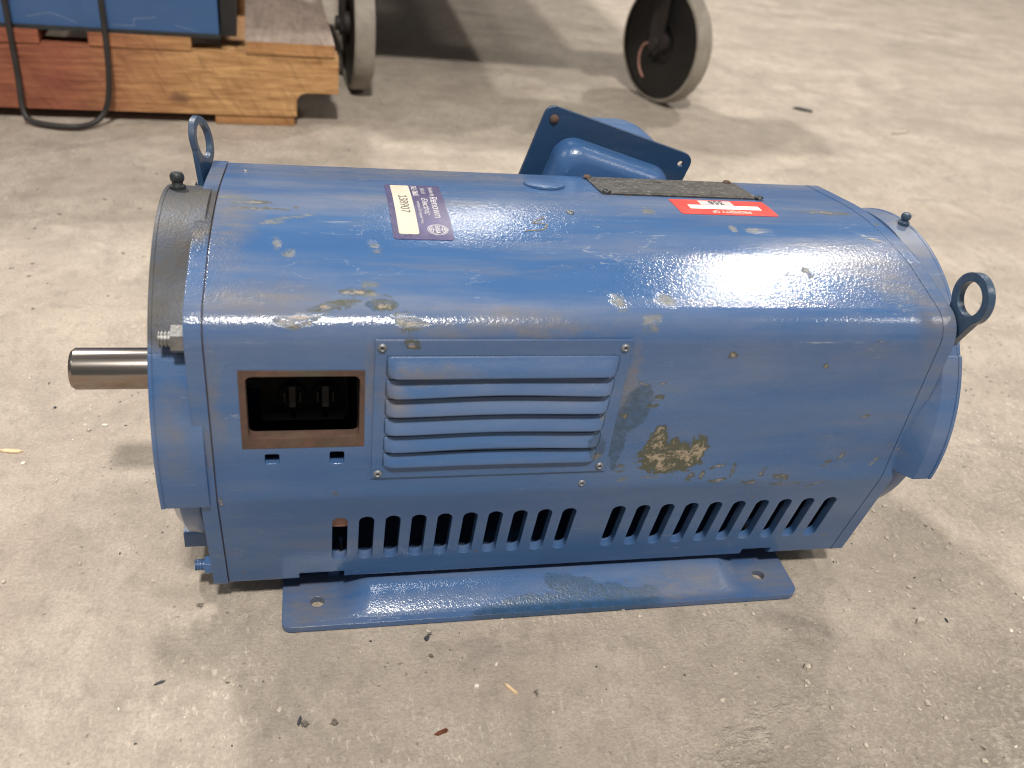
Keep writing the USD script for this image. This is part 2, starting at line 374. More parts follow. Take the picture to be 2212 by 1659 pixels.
M['label'] = plain('label_purple', (.058, .052, .135), .33, 0, .22, 50, .05)
M['cream'] = plain('label_cream', (.52, .47, .385), .45, 0, .06, 40, .05)
M['print'] = plain('label_print', (.55, .53, .56), .45, 0, .12, 120, 0)
M['ink'] = plain('black_ink', (.02, .02, .022), .5, 0, .1, 50, 0)
M['red'] = plain('sticker_red', (.62, .060, .050), .35, 0, .1, 60, .05)
M['white'] = plain('sticker_white', (.80, .74, .70), .4, 0, .04, 60, .05)
M['silver'] = plain('sticker_silver', (.50, .47, .48), .4, 0, .05, 60, .05)
M['pinkprint'] = plain('sticker_print', (.82, .52, .46), .45, 0, .05, 60, 0)
M['marker'] = plain('marker_line', (.125, .105, .08), .6, 0, .3, 200, 0)
M['flake'] = plain('pale_flake', (.62, .58, .50), .7, 0, .15, 120, .2)
M['stone'] = plain('grey_stone', (.42, .37, .31), .8, 0, .25, 150, .4)
M['slate'] = plain('dark_flake', (.030, .034, .042), .55, 0, .3, 120, .3)
M['splinter'] = plain('wood_splinter', (.60, .44, .27), .7, 0, .2, 150, .3)
M['chipbrown'] = plain('brown_chip', (.12, .040, .018), .4, 0, .3, 150, .2)
M['cable'] = plain('black_rubber', (.018, .016, .016), .55, 0, .3, 40)
M['rubber'] = plain('wheel_black', (.008, .0075, .0075), .5, 0, .3, 30)
M['scuff'] = plain('pale_scuff', (.15, .21, .31), .6, 0, .3, 150, .1)
M['cart'] = plain('cart_dark', (.022, .018, .017), .6, 0, .3, 20)
def tyre():
    g = G(); v = g.coords()
    c = g.mix(g.rng(g.noise(v, 14, 6, .65), .3, .7), (.19, .170, .140), (.31, .28, .24))
    c = g.mix(g.rng(g.noise(v, 30, 6, .7, loc=(3, 3, 3)), .58, .7, 0, .6), c, (.14, .115, .09))
    return g.done('grey_tread', c, .75, g.noise(v, 80, 5), .3, .002)
M['tyre'] = tyre()
def wood(name, a, b, red=None, stretch=(1, 12, 12), grain=9):
    g = G(); v = g.coords()
    gr = g.noise(v, grain, 6, .65, stretch, dist=.25)
    c = g.mix(g.rng(gr, .3, .7), a, b)
    wv = g.add('mapping', {'rotation': (0, math.radians(32), 0)}, vector=v) + '.vector'
    sw = g.noise(wv, 13, 5, .7, (5, 2, .9), dist=.4)
    c = g.mix(g.rng(sw, .52, .66, 0, .38), c, tuple(x * .45 for x in a))
    kn = g.spots(g.warp(v, 30, .02), [spot(.13, .0, .085, .05, .3, .022), spot(.38, 0, .06, .03, .3, .018)])
    c = g.mix(g.rng(kn, 1, .4, 0, .7), c, (.11, .055, .03))
    if red is not None:
        x = g.add('separate_xyz', {}, vector=g.warp(v, 8, .12)) + '.x'
        c = g.mix(g.rng(x, red + .16, red - .12, 0, .85), c, g.mix(g.rng(gr, .3, .7), (.15, .034, .023), (.29, .075, .042)))
    return g.done(name, c, .75, g.math('add', gr, sw), .45, .005, .002)
M['wood'] = wood('pallet_wood', (.24, .105, .034), (.62, .37, .160), red=.27)
M['wood2'] = wood('pallet_wood_end', (.22, .10, .032), (.52, .29, .12), red=.27)
M['woodplain'] = wood('pallet_wood_plain', (.24, .105, .034), (.46, .245, .10))
M['woodgrey'] = wood('weathered_wood', (.24, .185, .155), (.40, .315, .265), stretch=(12, 1.3, 12), grain=7)
def concrete():
    g = G(); v = g.coords()
    big = g.noise(v, 1.7, 6, .6)
    mid = g.noise(v, 7.5, 11, .74, dist=.4)
    sw = g.noise(v, 4.0, 8, .7, (1., 1.5, 1), dist=.9, loc=(2, 7, 0))
    c = g.mix(g.rng(mid, .36, .64), (.360, .312, .262), (.600, .530, .448))
    c = g.mix(g.rng(big, .38, .62, 0, .5), c, (.445, .372, .315))
    c = g.mix(g.rng(sw, .48, .68, 0, .5), c, (.265, .228, .188))
    c = g.mix(g.rng(g.noise(v, 1.3, 8, .7, (.8, 1.3, 1), dist=1.0, loc=(3, 12, 0)), .50, .66, 0, .42), c, (.245, .215, .182))
    c = g.mix(g.rng(g.noise(v, 2.6, 6, .62, loc=(8, 3, 1)), .55, .72, 0, .4), c, (.50, .40, .345))
    # fine grain
    fine = g.noise(v, 260, 6, .78)
    c = g.mix(g.rng(fine, .35, .65, .0, .55), c, (.205, .18, .15))
    gr2 = g.noise(v, 34, 8, .78, (1.3, .8, 1), loc=(5, 5, 5))
    c = g.mix(g.rng(gr2, .50, .66, 0, .5), c, (.22, .193, .160))
    fl = g.noise(v, 95, 6, .75, (1.6, .7, 1), loc=(1, 1, 1))
    patch = g.rng(g.noise(v, 3.1, 4, .6, loc=(6, 1, 2)), .47, .62)
    c = g.mix(g.math('multiply', g.rng(fl, .56, .64), g.math('multiply', patch, .75)), c, (.66, .60, .51))
    # pale trowel scuffs
    sf = g.noise(v, 30, 7, .75, (2.4, .5, 1), dist=.4, loc=(3, 3, 3))
    c = g.mix(g.math('multiply', g.rng(sf, .63, .69), .55), c, (.62, .55, .46))
    # dark pits
    vo = g.add('voronoi_texture', {'scale': 30., 'randomness': 1.}, vector=g.warp(v, 60, .02))
    keep = g.rng(g.add('separate_xyz', {}, vector=vo + '.color') + '.x', .70, .72)
    pit = g.math('multiply', g.rng(vo + '.distance', .10, .05), keep)
    c = g.mix(g.math('multiply', pit, .75), c, (.10, .085, .07))
    vo2 = g.add('voronoi_texture', {'scale': 75., 'randomness': 1.}, vector=g.warp(v, 110, .008))
    keep2 = g.rng(g.add('separate_xyz', {}, vector=vo2 + '.color') + '.y', .80, .82)
    c = g.mix(g.math('multiply', g.math('multiply', g.rng(vo2 + '.distance', .16, .08), keep2), .6), c, (.13, .11, .09))
    # dark scuff smudges
    c = g.mix(g.math('multiply', g.rng(g.noise(v, 3.6, 5, .6, (1.5, 2.0, 1), dist=.8, loc=(11, 5, 0)), .60, .74), .5), c, (.14, .13, .118))
    # gritty zone in front and to the right
    zone = g.rng(g.spots(g.warp(v, 3, .5), [spot(.62, -.52, 0, .62, .42, 1.), spot(.95, -.1, 0, .45, .25, 1)]), 1.2, .5)
    h = g.math('add', g.math('multiply', fine, .5), g.math('multiply', g.noise(v, 45, 6, .7), .7))
    grit = g.noise(v, 150, 5, .75, loc=(4, 4, 0))
    h = g.math('add', h, g.math('multiply', g.math('multiply', grit, zone), 2.2))
    c = g.mix(g.math('multiply', g.rng(grit, .5, .62), g.math('multiply', zone, .45)), c, (.64, .57, .48))
    cr = g.math('multiply', g.rng(g.noise(v, 9, 7, .72, loc=(2, 9, 3)), .52, .60), g.rng(g.spots(g.warp(v, 4, .3), [spot(.30, -.42, 0, .30, .13, 1.), spot(.75, -.35, 0, .35, .2, 1)]), 1.1, .6))
    lum = g.noise(v, 75, 4, .65, loc=(1, 3, 8))
    c = g.mix(g.math('multiply', cr, g.rng(lum, .42, .6, .05, .55)), c, (.70, .63, .53))
    h = g.math('add', h, g.math('multiply', g.math('multiply', cr, lum), 2.5))
    h = g.math('subtract', h, g.math('multiply', pit, 1.5))
    return g.done('concrete', c, g.rng(mid, .3, .7, .62, .85), h, .75, .0035, specular_ior_level=.35)
M['concrete'] = concrete()

# ------------------------------------------------------------------ floor
tagp(obj('floor', ((np.array([(-12, -6, 0), (14, -6, 0), (14, 22, 0), (-12, 22, 0)], float)), np.array([(0, 1, 2), (0, 2, 3)])), M['concrete'], smooth=False), kind='structure')

# ------------------------------------------------------------------ the motor
D, RB = .2085, .1855            # shaft height, radius of the end covers
XL, XR = -.342, .343            # ends of the wrapper
W = .1665
def prof(y):
    a = np.abs(y); return np.where(a < .08, .391 - a * a, .3846 - np.where(y < 0, .25, .15) * (a - .08))
def section(grow=0., zb=.034):
    ys = np.linspace(-.08, .08, 13)
    half = [(-W, float(prof(-W))), (-.1675, .172), (-.1390, zb)]
    pts = half[::-1]; pts = [(.1390, zb), (.1675, .172), (W, float(prof(W)))] + [(y, float(prof(y))) for y in ys[::-1]] + half
    rad = [.006, .05, .024] + [0] * 13 + [.030, .05, .006]
    c = cs(fillet(pts, rad, 9))
    return c if not grow else c.offset(grow, m3.JoinType.Round, 2.0, 32)
motor = thing('electric_motor', 'blue painted industrial electric motor with louvred panel, steel shaft and scuffed paint', 'motor')

outer = ext_x(section(), XL, XR)
shell = outer - ext_x(section(-.010), XL - .01, XR + .01)
# cooling slots in the lower side
nrm = np.array([0, -.1450, .0340]); nrm /= np.linalg.norm(nrm)
up = np.array([0, -.0340, -.1450]); up = -up / np.linalg.norm(up)
def slot(xc, z0, z1, w):
    h = z1 - z0
    p = fillet([(-w, -h / 2), (w, -h / 2), (w, h / 2), (-w, h / 2)], [w * .98] * 4, 7)
    m = Manifold.extrude(cs(p), .08).translate((0, 0, -.04))
    zc = (z0 + z1) / 2; yc = -.1675 + (.172 - zc) * .0285 / .138
    n = np.array([0, -.138, -.0285]); n /= np.linalg.norm(n); u = np.array([0, -.0285, .138]); u /= np.linalg.norm(u)
    return m.transform(np.array([[1, 0, 0, xc], [0, u[1], n[1], yc], [0, u[2], n[2], zc]], float))
sx = [-.2314 + .02585 * k for k in range(10)] + [.0548 + .02720 * k for k in range(10)]
for x in sx:
    shell = shell - slot(x, .0668, .1402, .0074)
OX0, OX1, OZ0, OZ1 = -.3113, -.2153, .2442, .3104
shell = shell - ext_y(cs(rr(OX0 - .002, OX1 + .002, OZ0 - .002, OZ1 + .002, .006)), -.2, -.10)
for a in ((-.2983, -.2856, .2150, .2264), (-.2413, -.2282, .2135, .2276)):
    shell = shell - ext_y(cs(rr(*a, .0018)), -.2, -.10)
# clearance for the feet at the lower edge
shell = shell - bx(-.272, -.226, -.3, -.09, 0, .046) - bx(.226, .262, -.3, -.09, 0, .046)
# openings at the underside for terminal leads, left rough
obj('housing', shell, M['housing'], motor, 32)
# end plates
def plate(x0, x1, g=.0015):
    m = ext_x(section(g), x0, x1)
    ins = Manifold.cylinder(.2, .150, .150, 80).rotate((0, 90, 0)).translate((x0 - .05, 0, D))
    return m - ins
obj('end_plate', plate(XL - .0150, XL - .0008), M['flange'], motor, 32)
obj('end_plate', plate(XR + .0002, XR + .0150, .0004), M['housing'], motor, 32)
obj('end_seam', ext_x(section(-.0016), XL - .0009, XL - .0001) - ext_x(section(-.01), XL - .02, XL + .02), M['rust'], motor, 32)
# end covers: lower wide band, narrower hood above a ledge, round rim sheet
def arc_band(r0, r1, x0, x1, zmin, zmax):
    m = cyl_x(r1, x0, x1, 0, D, 128) - cyl_x(r0, x0 - .01, x1 + .01, 0, D, 128)
    return m ^ bx(x0 - .01, x1 + .01, -.4, .4, zmin, zmax)
for sgn in (-1, 1):
    if sgn < 0: xi, xo, lip = XL - .0148, -.3885, .1700
    else: xi, xo, lip = XR + .0148, .3850, .1840
    a, b = sorted((xi, xo))
    low = arc_band(.135, RB + .0022, *((a, b + .0085) if sgn < 0 else (a - .0085, b)), lip, .3175)
    hr = RB + (.0012 if sgn < 0 else 0)
    # dished outwards from the end plate
    q0, q1 = abs(xi) - .0148, abs(xo)
    prof_ = [(.135, .004), (.1645, .004), (.1690, .0075), (.1765, .0125), (.1830, .0175), (RB + .0022, .0225), (RB + .0022, q1 - q0), (.135, q1 - q0)]
    cone = Manifold.revolve(cs(prof_), 128).rotate((0, 90 * sgn, 0)).translate((sgn * q0, 0, D))
    low = cone ^ bx(-.6, .6, -.4, .4, lip, .3175)
    if sgn < 0: low = arc_band(.135, RB + .0022, a, b + .0085, lip, .3175)
    sq = (lambda m: m.scale((1, .935, 1))) if sgn < 0 else (lambda m: m)
    low = sq(low)
    for piece in low.decompose(): obj('drip_cover', piece, M['cover'], motor, 30)
    obj('hood', sq(arc_band(.135, hr, *((a, b + .0085) if sgn < 0 else (a, b)), .3165, .5)), M['grime'] if sgn < 0 else M['cover'], motor, 30)
    rx0, rx1 = (xo - .002, xo + .0015) if sgn < 0 else (xo - .0015, xo + .002)
    rim = (cyl_x(RB + .0030, rx0, rx1, 0, D, 128) - cyl_x(RB - .03, rx0 - .01, rx1 + .01, 0, D, 128)) ^ bx(-.6, .6, -.4, .4, lip, .3178)
    rim2 = (cyl_x(RB + (.0016 if sgn < 0 else .0004), rx0, rx1, 0, D, 128) - cyl_x(RB - .03, rx0 - .01, rx1 + .01, 0, D, 128)) ^ bx(-.6, .6, -.4, .4, .3177, .5)
    for piece, hi in [(q, 0) for q in sq(rim).decompose()] + [(q, 1) for q in sq(rim2).decompose()]: obj('cover_rim', piece, M['grime'] if sgn < 0 and hi else M['cover'], motor, 30)
    # casting of the end shield inside
    v, f = lathe([(0, 0), (.160, 0), (.168, .004), (.170, .009), (.168, .022), (.156, .031), (.10, .0335), (.06, .034), (0, .034)], 72)
    x0 = XL - .013 if sgn < 0 else XR + .013
    obj('end_shield', frame((v, f), (x0, 0, D), (0, 1, 0), (0, 0, 1), (sgn, 0, 0)), M['flange'], motor, 40)
# shaft with chamfered tip and keyway on the far side
sh = cyl_x(.0214, -.489, -.30, 0, D, 72)
tip = cyl_x(.0190, -.4925, -.489, 0, D, 72, .0214)
key = bx(-.50, -.41, -.006, .006, D - .03, D - .017).rotate((0, 0, 0))
obj('shaft', (sh + tip) - key, M['steel'], motor, 30)
# louvred panel
pan = thing_panel = obj('louvre_panel', ext_y(cs(rr(-.2035, .0255, .1955, .3478, .0012)), -.1692, -.1667) , M['panel'], motor, 30)
def louvre(z0, h, x0, x1, depth, sag):
    nu, nv = 49, 9; V = []; 
    def sheet(th):
        P = []
        for i in range(nu):
            u = i / (nu - 1); x = x0 + (x1 - x0) * u
            e = min(1., min(u, 1 - u) * (x1 - x0) / .010); e = math.sin(e * math.pi / 2) ** .7
            zz = z0 + sag * math.sin(math.pi * u) ** 2
            for j in range(nv):
                t = j / (nv - 1)
                d = depth * e * math.sin(min(1, t * 1.02) * math.pi / 2) ** 1.25
                P.append((x, -.1690 - max(0.0002, d - th), zz + h * (1 - t) + th * .2))
        return P
    A, B = np.array(sheet(0)), np.array(sheet(.0016)); n = nu * nv; F = []
    for i in range(nu - 1):
        for j in range(nv - 1):
            a, b, c, d = i * nv + j, (i + 1) * nv + j, (i + 1) * nv + j + 1, i * nv + j + 1
            F += [(a, d, c), (a, c, b), (n + a, n + c, n + d), (n + a, n + b, n + c)]
        a, b = i * nv + nv - 1, (i + 1) * nv + nv - 1
        F += [(a, n + a, n + b), (a, n + b, b)]
    return np.vstack([A, B]), np.array(F)
for k, (zl, h, sg) in enumerate(((.3130, .0190, 0), (.2915, .0165, .0028), (.2710, .0160, .0018), (.2500, .0160, .0022), (.2295, .0160, .0030), (.2110, .0150, .0008))):
    obj('louvre', louvre(zl, h, -.1935, .0165 - .0008 * k, .0085 - .0007 * k, sg), M['panel'], pan, 50)
def rivet_mesh(r=.0038):
    return lathe([(r * .30, .0002), (r * .34, r * .38), (r * .55, r * .55), (r * .82, r * .42), (r, r * .12), (r, 0)][::-1], 20)
def rivet(p, n, parent, mat=None, r=.0038, name='rivet'):
    n = np.array(n, float) / np.linalg.norm(n); a = np.cross(n, [1, 0, 0.01]); a /= np.linalg.norm(a); b = np.cross(n, a)
    q = obj(name, frame(rivet_mesh(r), p, a, b, n), mat or M['rivet'], parent, 50)
    return q
for x, z in ((-.1975, .3405), (.0190, .3400), (-.1975, .2015), (.0185, .2025)):
    q = rivet((x, -.1692, z), (0, -1, 0), pan, r=.0042)
    obj('rivet_hole', frame(lathe([(0, .0004), (.0014, .0004)], 14), (x, -.1692, z), (1, 0, 0), (0, 0, 1), (0, -1, 0)), M['ink'], pan)
rivet((.0047, -.1669, .1790), (0, -1, 0), motor, r=.0040)
rivet((.002, .0059, float(prof(.0059))), (0, -.02, 1), motor, r=.0042)
rivet((-.322, .112, float(prof(.112))), (0, .2, 1), motor, r=.0028)
# rusty frame round the hand hole
fr = ext_y(cs([(-.3172, .2330), (-.2105, .2330), (-.2112, .3162), (-.3170, .3168)]), -.1674, -.1662) + ext_y(cs(rr(OX0 - .0018, OX1 + .0018, OZ0 - .0018, OZ1 + .0018, .006)), -.1670, -.1560)
fr = fr - ext_y(cs(rr(OX0, OX1, OZ0, OZ1, .0055)), -.2, -.12)
obj('access_frame', fr, M['rust'], motor, 30)
# dark insides seen through the openings
obj('core', cyl_x(.128, -.215, .335, 0, D - .004, 64), M['core'], motor, 30)
bb = obj('brush_board', ext_y(cs(rr(-.3020, -.2260, .2364, .336, .004)), -.130, -.122), M['board'], motor, 30)
for x in (-.2736, -.2444):
    z = .2680
    cap = obj('brush_cap', frame(lathe([(0, .004), (.0110, .004), (.0118, .003), (.0118, 0)][::-1], 32), (x, -.130, z), (1, 0, 0), (0, 0, 1), (0, -1, 0)), M['board'], bb, 40)
    obj('brush_clip', bx(x - .0028, x + .0028, -.1415, -.134, z - .0085, z + .014) + bx(x - .0075, x - .0062, -.138, -.1335, z - .006, z + .005) + bx(x + .0062, x + .0075, -.138, -.1335, z - .006, z + .005), M['clip'], bb, 30)
obj('lead_strap', bx(-.2405, -.2235, -.150, -.146, .118, .150), M['copper'], motor)
obj('field_coil', bx(-.2140, -.0700, -.1480, -.1400, .1290, .1480), M['coil'], motor)
# feet: pressed plates, flat ears with holes, a raised ridge between
def foot(sg):
    xs = np.unique(np.r_[np.linspace(-.291, .292, 131)]); ys = np.linspace(-.1815, -.085, 41)
    def hh(x, y):
        a = np.clip((.234 - np.abs(x)) / .036, 0, 1); a = a * a * (3 - 2 * a)
        t = np.clip((y + .1730) / .044, 0, 1); s = np.sin(t * math.pi / 2)
        return .0085 + a * .0165 * s
    nx, ny = len(xs), len(ys); Xg, Yg = np.meshgrid(xs, ys, indexing='ij'); H = hh(Xg, Yg)
    top = np.stack([Xg, Yg, H], -1).reshape(-1, 3); bot = np.stack([Xg, Yg, np.maximum(H - .0072, .0006)], -1).reshape(-1, 3)
    n = nx * ny; F = []
    for i in range(nx - 1):
        for j in range(ny - 1):
            a, b, c, d = i * ny + j, (i + 1) * ny + j, (i + 1) * ny + j + 1, i * ny + j + 1
            F += [(a, b, c), (a, c, d), (n + a, n + c, n + b), (n + a, n + d, n + c)]
    for i in range(nx - 1):
        for j in (0, ny - 1):
            a, b = i * ny + j, (i + 1) * ny + j
            F += [(a, n + a, n + b), (a, n + b, b)] if j == 0 else [(a, n + b, n + a), (a, b, n + b)]
    for j in range(ny - 1):
        for i in (0, nx - 1):
            a, b = i * ny + j, i * ny + j + 1
            F += [(a, n + b, n + a), (a, b, n + b)] if i == 0 else [(a, n + a, n + b), (a, n + b, b)]
    t = trimesh.Trimesh(np.vstack([top, bot]), np.array(F), process=True)
    m = Manifold(m3.Mesh(np.array(t.vertices, np.float32), np.array(t.faces, np.uint32)))
    m = m ^ ext_z(cs(fillet([(-.290, -.181), (.2915, -.181), (.2915, -.08), (-.290, -.08)], [.010, .014, 0, 0], 7)), -.1, .2)
    for x in (-.254, .254):
        m = m - Manifold.cylinder(.05, .0072, .0072, 32).translate((x, -.148, -.01))
    if sg > 0: m = m.rotate((0, 0, 180))
    return m
obj('mounting_foot', foot(-1), M['foot'], motor, 40)
obj('mounting_foot', foot(1), M['foot'], motor, 40)
# welded web pieces that carry the body on the feet
for x in (-.236, .236):
    obj('foot_web', bx(x - .006, x + .006, -.112, -.085, .008, .046), M['blue'], motor, 30)
    obj('foot_web', bx(x - .006, x + .006, .085, .112, .008, .046), M['blue'], motor, 30)
# bracket under the shaft end
obj('lower_bracket', ext_x(cs(fillet([(-.085, .034), (.085, .034), (.085, .056), (-.085, .056)], [.003] * 4, 4)), -.391, XL - .0150), M['blue'], motor, 30)
# lifting eyes
def eye(c, base, R, r, th, yaw, lean=0.):
    c, base = np.array(c, float), np.array(base, float); d = base - c; L = np.linalg.norm(d); a = math.atan2(d[1], d[0])
    ring = Point(0, 0).buffer(R, 24)
    neck = Polygon([(0, -R * .92), (L * .9, -.010), (L, -.010), (L, .010), (L * .9, .010), (0, R * .92)])
    g = affinity.rotate(ring.union(neck).buffer(-.004).buffer(.004), math.degrees(a), origin=(0, 0)).difference(Point(0, 0).buffer(r, 24))
    m = Manifold.extrude(from_shape(g), th).translate((c[0], c[1], -th / 2))
    cyw, syw = math.cos(math.radians(yaw)), math.sin(math.radians(yaw))
    v, f = frame(m, (0, 0, 0), (syw, cyw, 0), (0, 0, 1), (cyw, -syw, 0)); v[:, 0] -= lean * (v[:, 2] - base[1]); return v, f
def place(m, o):
    v, f = arr(m); return v + np.array(o, float), f
obj('lifting_eye', place(eye((-.159, .3880), (-.150, .335), .0252, .0168, .0078, 0), (.3635, 0, 0)), M['eye'], motor, 35)
obj('lifting_eye', place(eye((.014, .057), (-.020, .004), .0250, .0178, .0058, 12, .22), (-.3600, .142, .338)), M['navy'], motor, 35)
# bolts
def nut(p, s, r=.0125, h=.012, stud=.007, sl=.010, mat=None, rot=.3):
    m = ext_x(cs(hexpts(r, rot)), 0, h); m = m ^ cyl_x(r * .985, -.001, h + .001, 0, 0, 32)
    st = cyl_x(stud, h, h + sl, 0, 0, 20)
    for k in range(3):
        x = h + .0022 + k * .0028
        st = st - (cyl_x(stud * 1.2, x, x + .0011, 0, 0, 20) - cyl_x(stud * .86, x - .01, x + .01, 0, 0, 20))
    return obj('bolt', frame(m + st, p, (s, 0, 0), (0, 1, 0), (0, 0, 1)), mat or M['bolt'], motor, 30)
nut((XL - .0148, -.1480, .3360), -1)
nut((XL - .0148, -.118, .0420), -1, r=.010, stud=.006, h=.010, mat=M['blue'])
nut((XL - .0148, .1400, .3480), -1, r=.010, h=.010, stud=.006, mat=M['darkbolt'])
nut((XR + .0148, .1480, .3360), 1)
nut((XR + .0148, -.120, .0480), 1, r=.009, h=.010, stud=.005, mat=M['blue'])
# grease fittings on the hoods
def fitting(x, y, mat, sc=1.):
    a = math.atan2(y, 1); n = np.array([0, y, math.sqrt((RB + .001) ** 2 - y * y)]); p = np.array([x, n[1], D + n[2]]); n /= np.linalg.norm(n)
    m = lathe([(.0075, -.001), (.0075, .003), (.0055, .0035), (.0050, .006), (.0066, .0085), (.0068, .012), (.0050, .015), (0, .0155)], 20)
    m = (m[0] * sc, m[1])
    t = np.cross(n, [1, 0, 0]); return obj('grease_fitting', frame(m, p, (1, 0, 0), t * -1, n), mat, motor, 40)
fitting(-.3790, .032, M['darkbolt']); fitting(.3785, -.004, M['eye'], .8)

# things lying on the curved top follow its surface
def lay(g, off, th, mesh=None, size=.008):
    """shapely outline in (x, y) as a thin sheet that follows the top of the housing"""
    t = trimesh.creation.extrude_polygon(g, th, engine='earcut')
    v, f = trimesh.remesh.subdivide_to_size(t.vertices, t.faces, size)
    v = np.array(v); v[:, 2] += off + prof(v[:, 1])
    return v, f
def rsh(x0, x1, y0, y1, r): return Polygon(rr(x0, x1, y0, y1, r))
def lettering(text, h, x, y, mode, off, width=None, bold=False, slant=0., squash=1.):
    """mode 'down': reads towards the viewer with its top to the right; 'flip': reads right to left, upside down"""
    m = meshkit.text_mesh(text, h, .00012, bold)
    v = np.array(m.vertices); wdt = v[:, 0].max() - v[:, 0].min(); v[:, 0] -= v[:, 0].min()
    if width: v[:, 0] *= width / wdt
    v[:, 0] += slant * v[:, 1]
    if mode == 'down': px, py = x + v[:, 1], y - v[:, 0]
    else: px, py = x - v[:, 0], y - v[:, 1]
    return np.stack([px, py, prof(py) + off + v[:, 2]], 1), m.faces
lx0, lx1, ly0, ly1 = -.1815, -.1247, .0762, -.0578
LW, LH = lx1 - lx0, ly0 - ly1
fx, fs = lambda a: lx0 + LW * a, lambda b: ly0 - LH * b
lab = obj('service_label', lay(rsh(lx0, lx1, ly1, ly0, .004), .0001, .0004), M['label'], motor, 30, 'purple service sticker with a cream number field')
obj('number_field', lay(rsh(fx(.10), fx(.435), fs(.935), fs(.02), .0025), .0006, .0001), M['cream'], lab, 30)
o1, o2 = .0008, .0006
obj('lettering', lettering('138907', .0084, fx(.205), fs(.285), 'down', o1, LH * .325), M['ink'], lab, False)
obj('lettering', lettering('742-3665', .0055, fx(.475), fs(.035), 'down', o2, LH * .245, True), M['print'], lab, False)
obj('lettering', lettering('(416)', .0040, fx(.635), fs(.09), 'down', o2, LH * .13), M['print'], lab, False)
obj('lettering', lettering('Service by', .0042, fx(.785), fs(.06), 'down', o2, LH * .215), M['print'], lab, False)
obj('lettering', lettering('Renown', .0073, fx(.755), fs(.30), 'down', o2, LH * .385), M['print'], lab, False)
obj('lettering', lettering('Electric', .0058, fx(.60), fs(.33), 'down', o2, LH * .30, False, .5), M['print'], lab, False)
obj('lettering', lettering('motors & repair inc.', .0026, fx(.505), fs(.40), 'down', o2, LH * .39), M['print'], lab, False)
cx_, cy_, gr_ = fx(.755), fs(.865), .0082
ln = lambda p, w=.00030: LineString(p).buffer(w, 2)
emb = [Point(0, 0).buffer(gr_, 24).difference(Point(0, 0).buffer(gr_ - .0006, 24))]
clip = Point(0, 0).buffer(gr_, 24)
emb += [ln([(-gr_, 0), (-.0022, 0)]), ln([(.0022, 0), (gr_, 0)])]
for s_ in (-1, 1):
    emb.append(ln([(s_ * .0098 + .0058 * math.cos(t) * 1., .0058 * math.sin(t) * 1.25) for t in np.linspace(0, 6.283, 33)]).intersection(clip))
    emb.append(ln([(s_ * .0098 + .0036 * math.cos(t) * 1., .0046 * math.sin(t) * 1.1) for t in np.linspace(0, 6.283, 33)]).intersection(clip))
for k in range(26):
    a = 2 * math.pi * k / 26; emb.append(ln([((gr_ + .0013) * math.cos(a + e), (gr_ + .0013) * math.sin(a + e)) for e in (0, .05, .1)], .00045))
from shapely import union_all
emb = union_all(emb).difference(sbox(-.0024, -.0080, .0026, .0080))
parts_ = [lay(affinity.translate(q, cx_, cy_), .0006, .0001) for q in getattr(emb, 'geoms', [emb])]
obj('emblem', cat(*parts_), M['print'], lab, False)
obj('lettering', lettering('EASA', .0042, cx_ - .0021, cy_ + .0072, 'down', o2, .0142, True), M['print'], lab, False)

st = obj('property_sticker', lay(rsh(.1262, .2385, .0127, .0583, .0035), .0001, .0004), M['red'], motor, 30, 'red property sticker with a white bar')
rx, ry = lambda a: .1262 + .1123 * a, lambda b: .0583 - .0456 * b
obj('white_bar', lay(sbox(rx(.14), ry(.66), rx(.88), ry(.40)), .0006, .0001), M['white'], st, False)
obj('number_field', lay(sbox(rx(.29), ry(.385), rx(.635), ry(.07)), .0006, .0001), M['silver'], st, False)
obj('lettering', lettering('PROPERTY OF', .0068, rx(.735), ry(.745), 'flip', .0006, .1123 * .40, True), M['pinkprint'], st, False)
obj('lettering', lettering('358', .0105, rx(.545), ry(.10) , 'flip', .0008, .1123 * .15, True), M['ink'], st, False)

# name plate on the far half of the top, held by four screws
npl = obj('name_plate', lay(Polygon(rr(.0545, .2400, .0680, .1420, .003)), .0002, .0016), M['plate'], motor, 30, 'worn bare metal name plate')
for x, y in ((.0600, .0725), (.2400, .0690), (.0565, .1385), (.2310, .1385)):
    q = rivet((x, y, float(prof(y)) + .0018), (0, .2, 1), npl, M['darkbolt'] if y < .1 else M['rust'], r=.0050, name='screw')
for a, b in (((.137, .136), (.149, .076)), ((.098, .098), (.104, .080)), ((.075, .0745), (.232, .0745))):
    obj('engraved_line', lay(LineString([a, b]).buffer(.0005, 2), .0019, .0001), M['plate_line'], npl, False)
obj('plate_slot', lay(sbox(.1345, .124, .1425, .129), .0019, .0001), M['ink'], npl, False)
# plug in the top
pv = np.array([-.004, .100, float(prof(.100)) + .0005])
obj('hole_plug', frame(lathe([(.0225, -.001), (.0225, .0014), (.0210, .0024), (.012, .0032), (0, .0034)], 40), pv, (1, 0, 0), (0, .98, -.196), (0, .196, .98)), M['blue'], motor, 40)
# marker stroke
mk = spline([(-.0300, -.0060), (-.0370, -.0150), (-.0425, -.0200), (-.0340, -.0215), (-.0290, -.0230), (-.0310, -.0290), (-.0350, -.0335), (-.0430, -.0355), (-.0535, -.0372)], 50)
wv = .0009 * (.5 + .5 * np.sin(np.linspace(.3, 2.9, 50)))
obj('scrawl', lay(LineString(mk).buffer(.00085, 2), .0002, .0001), M['marker'], motor, False)

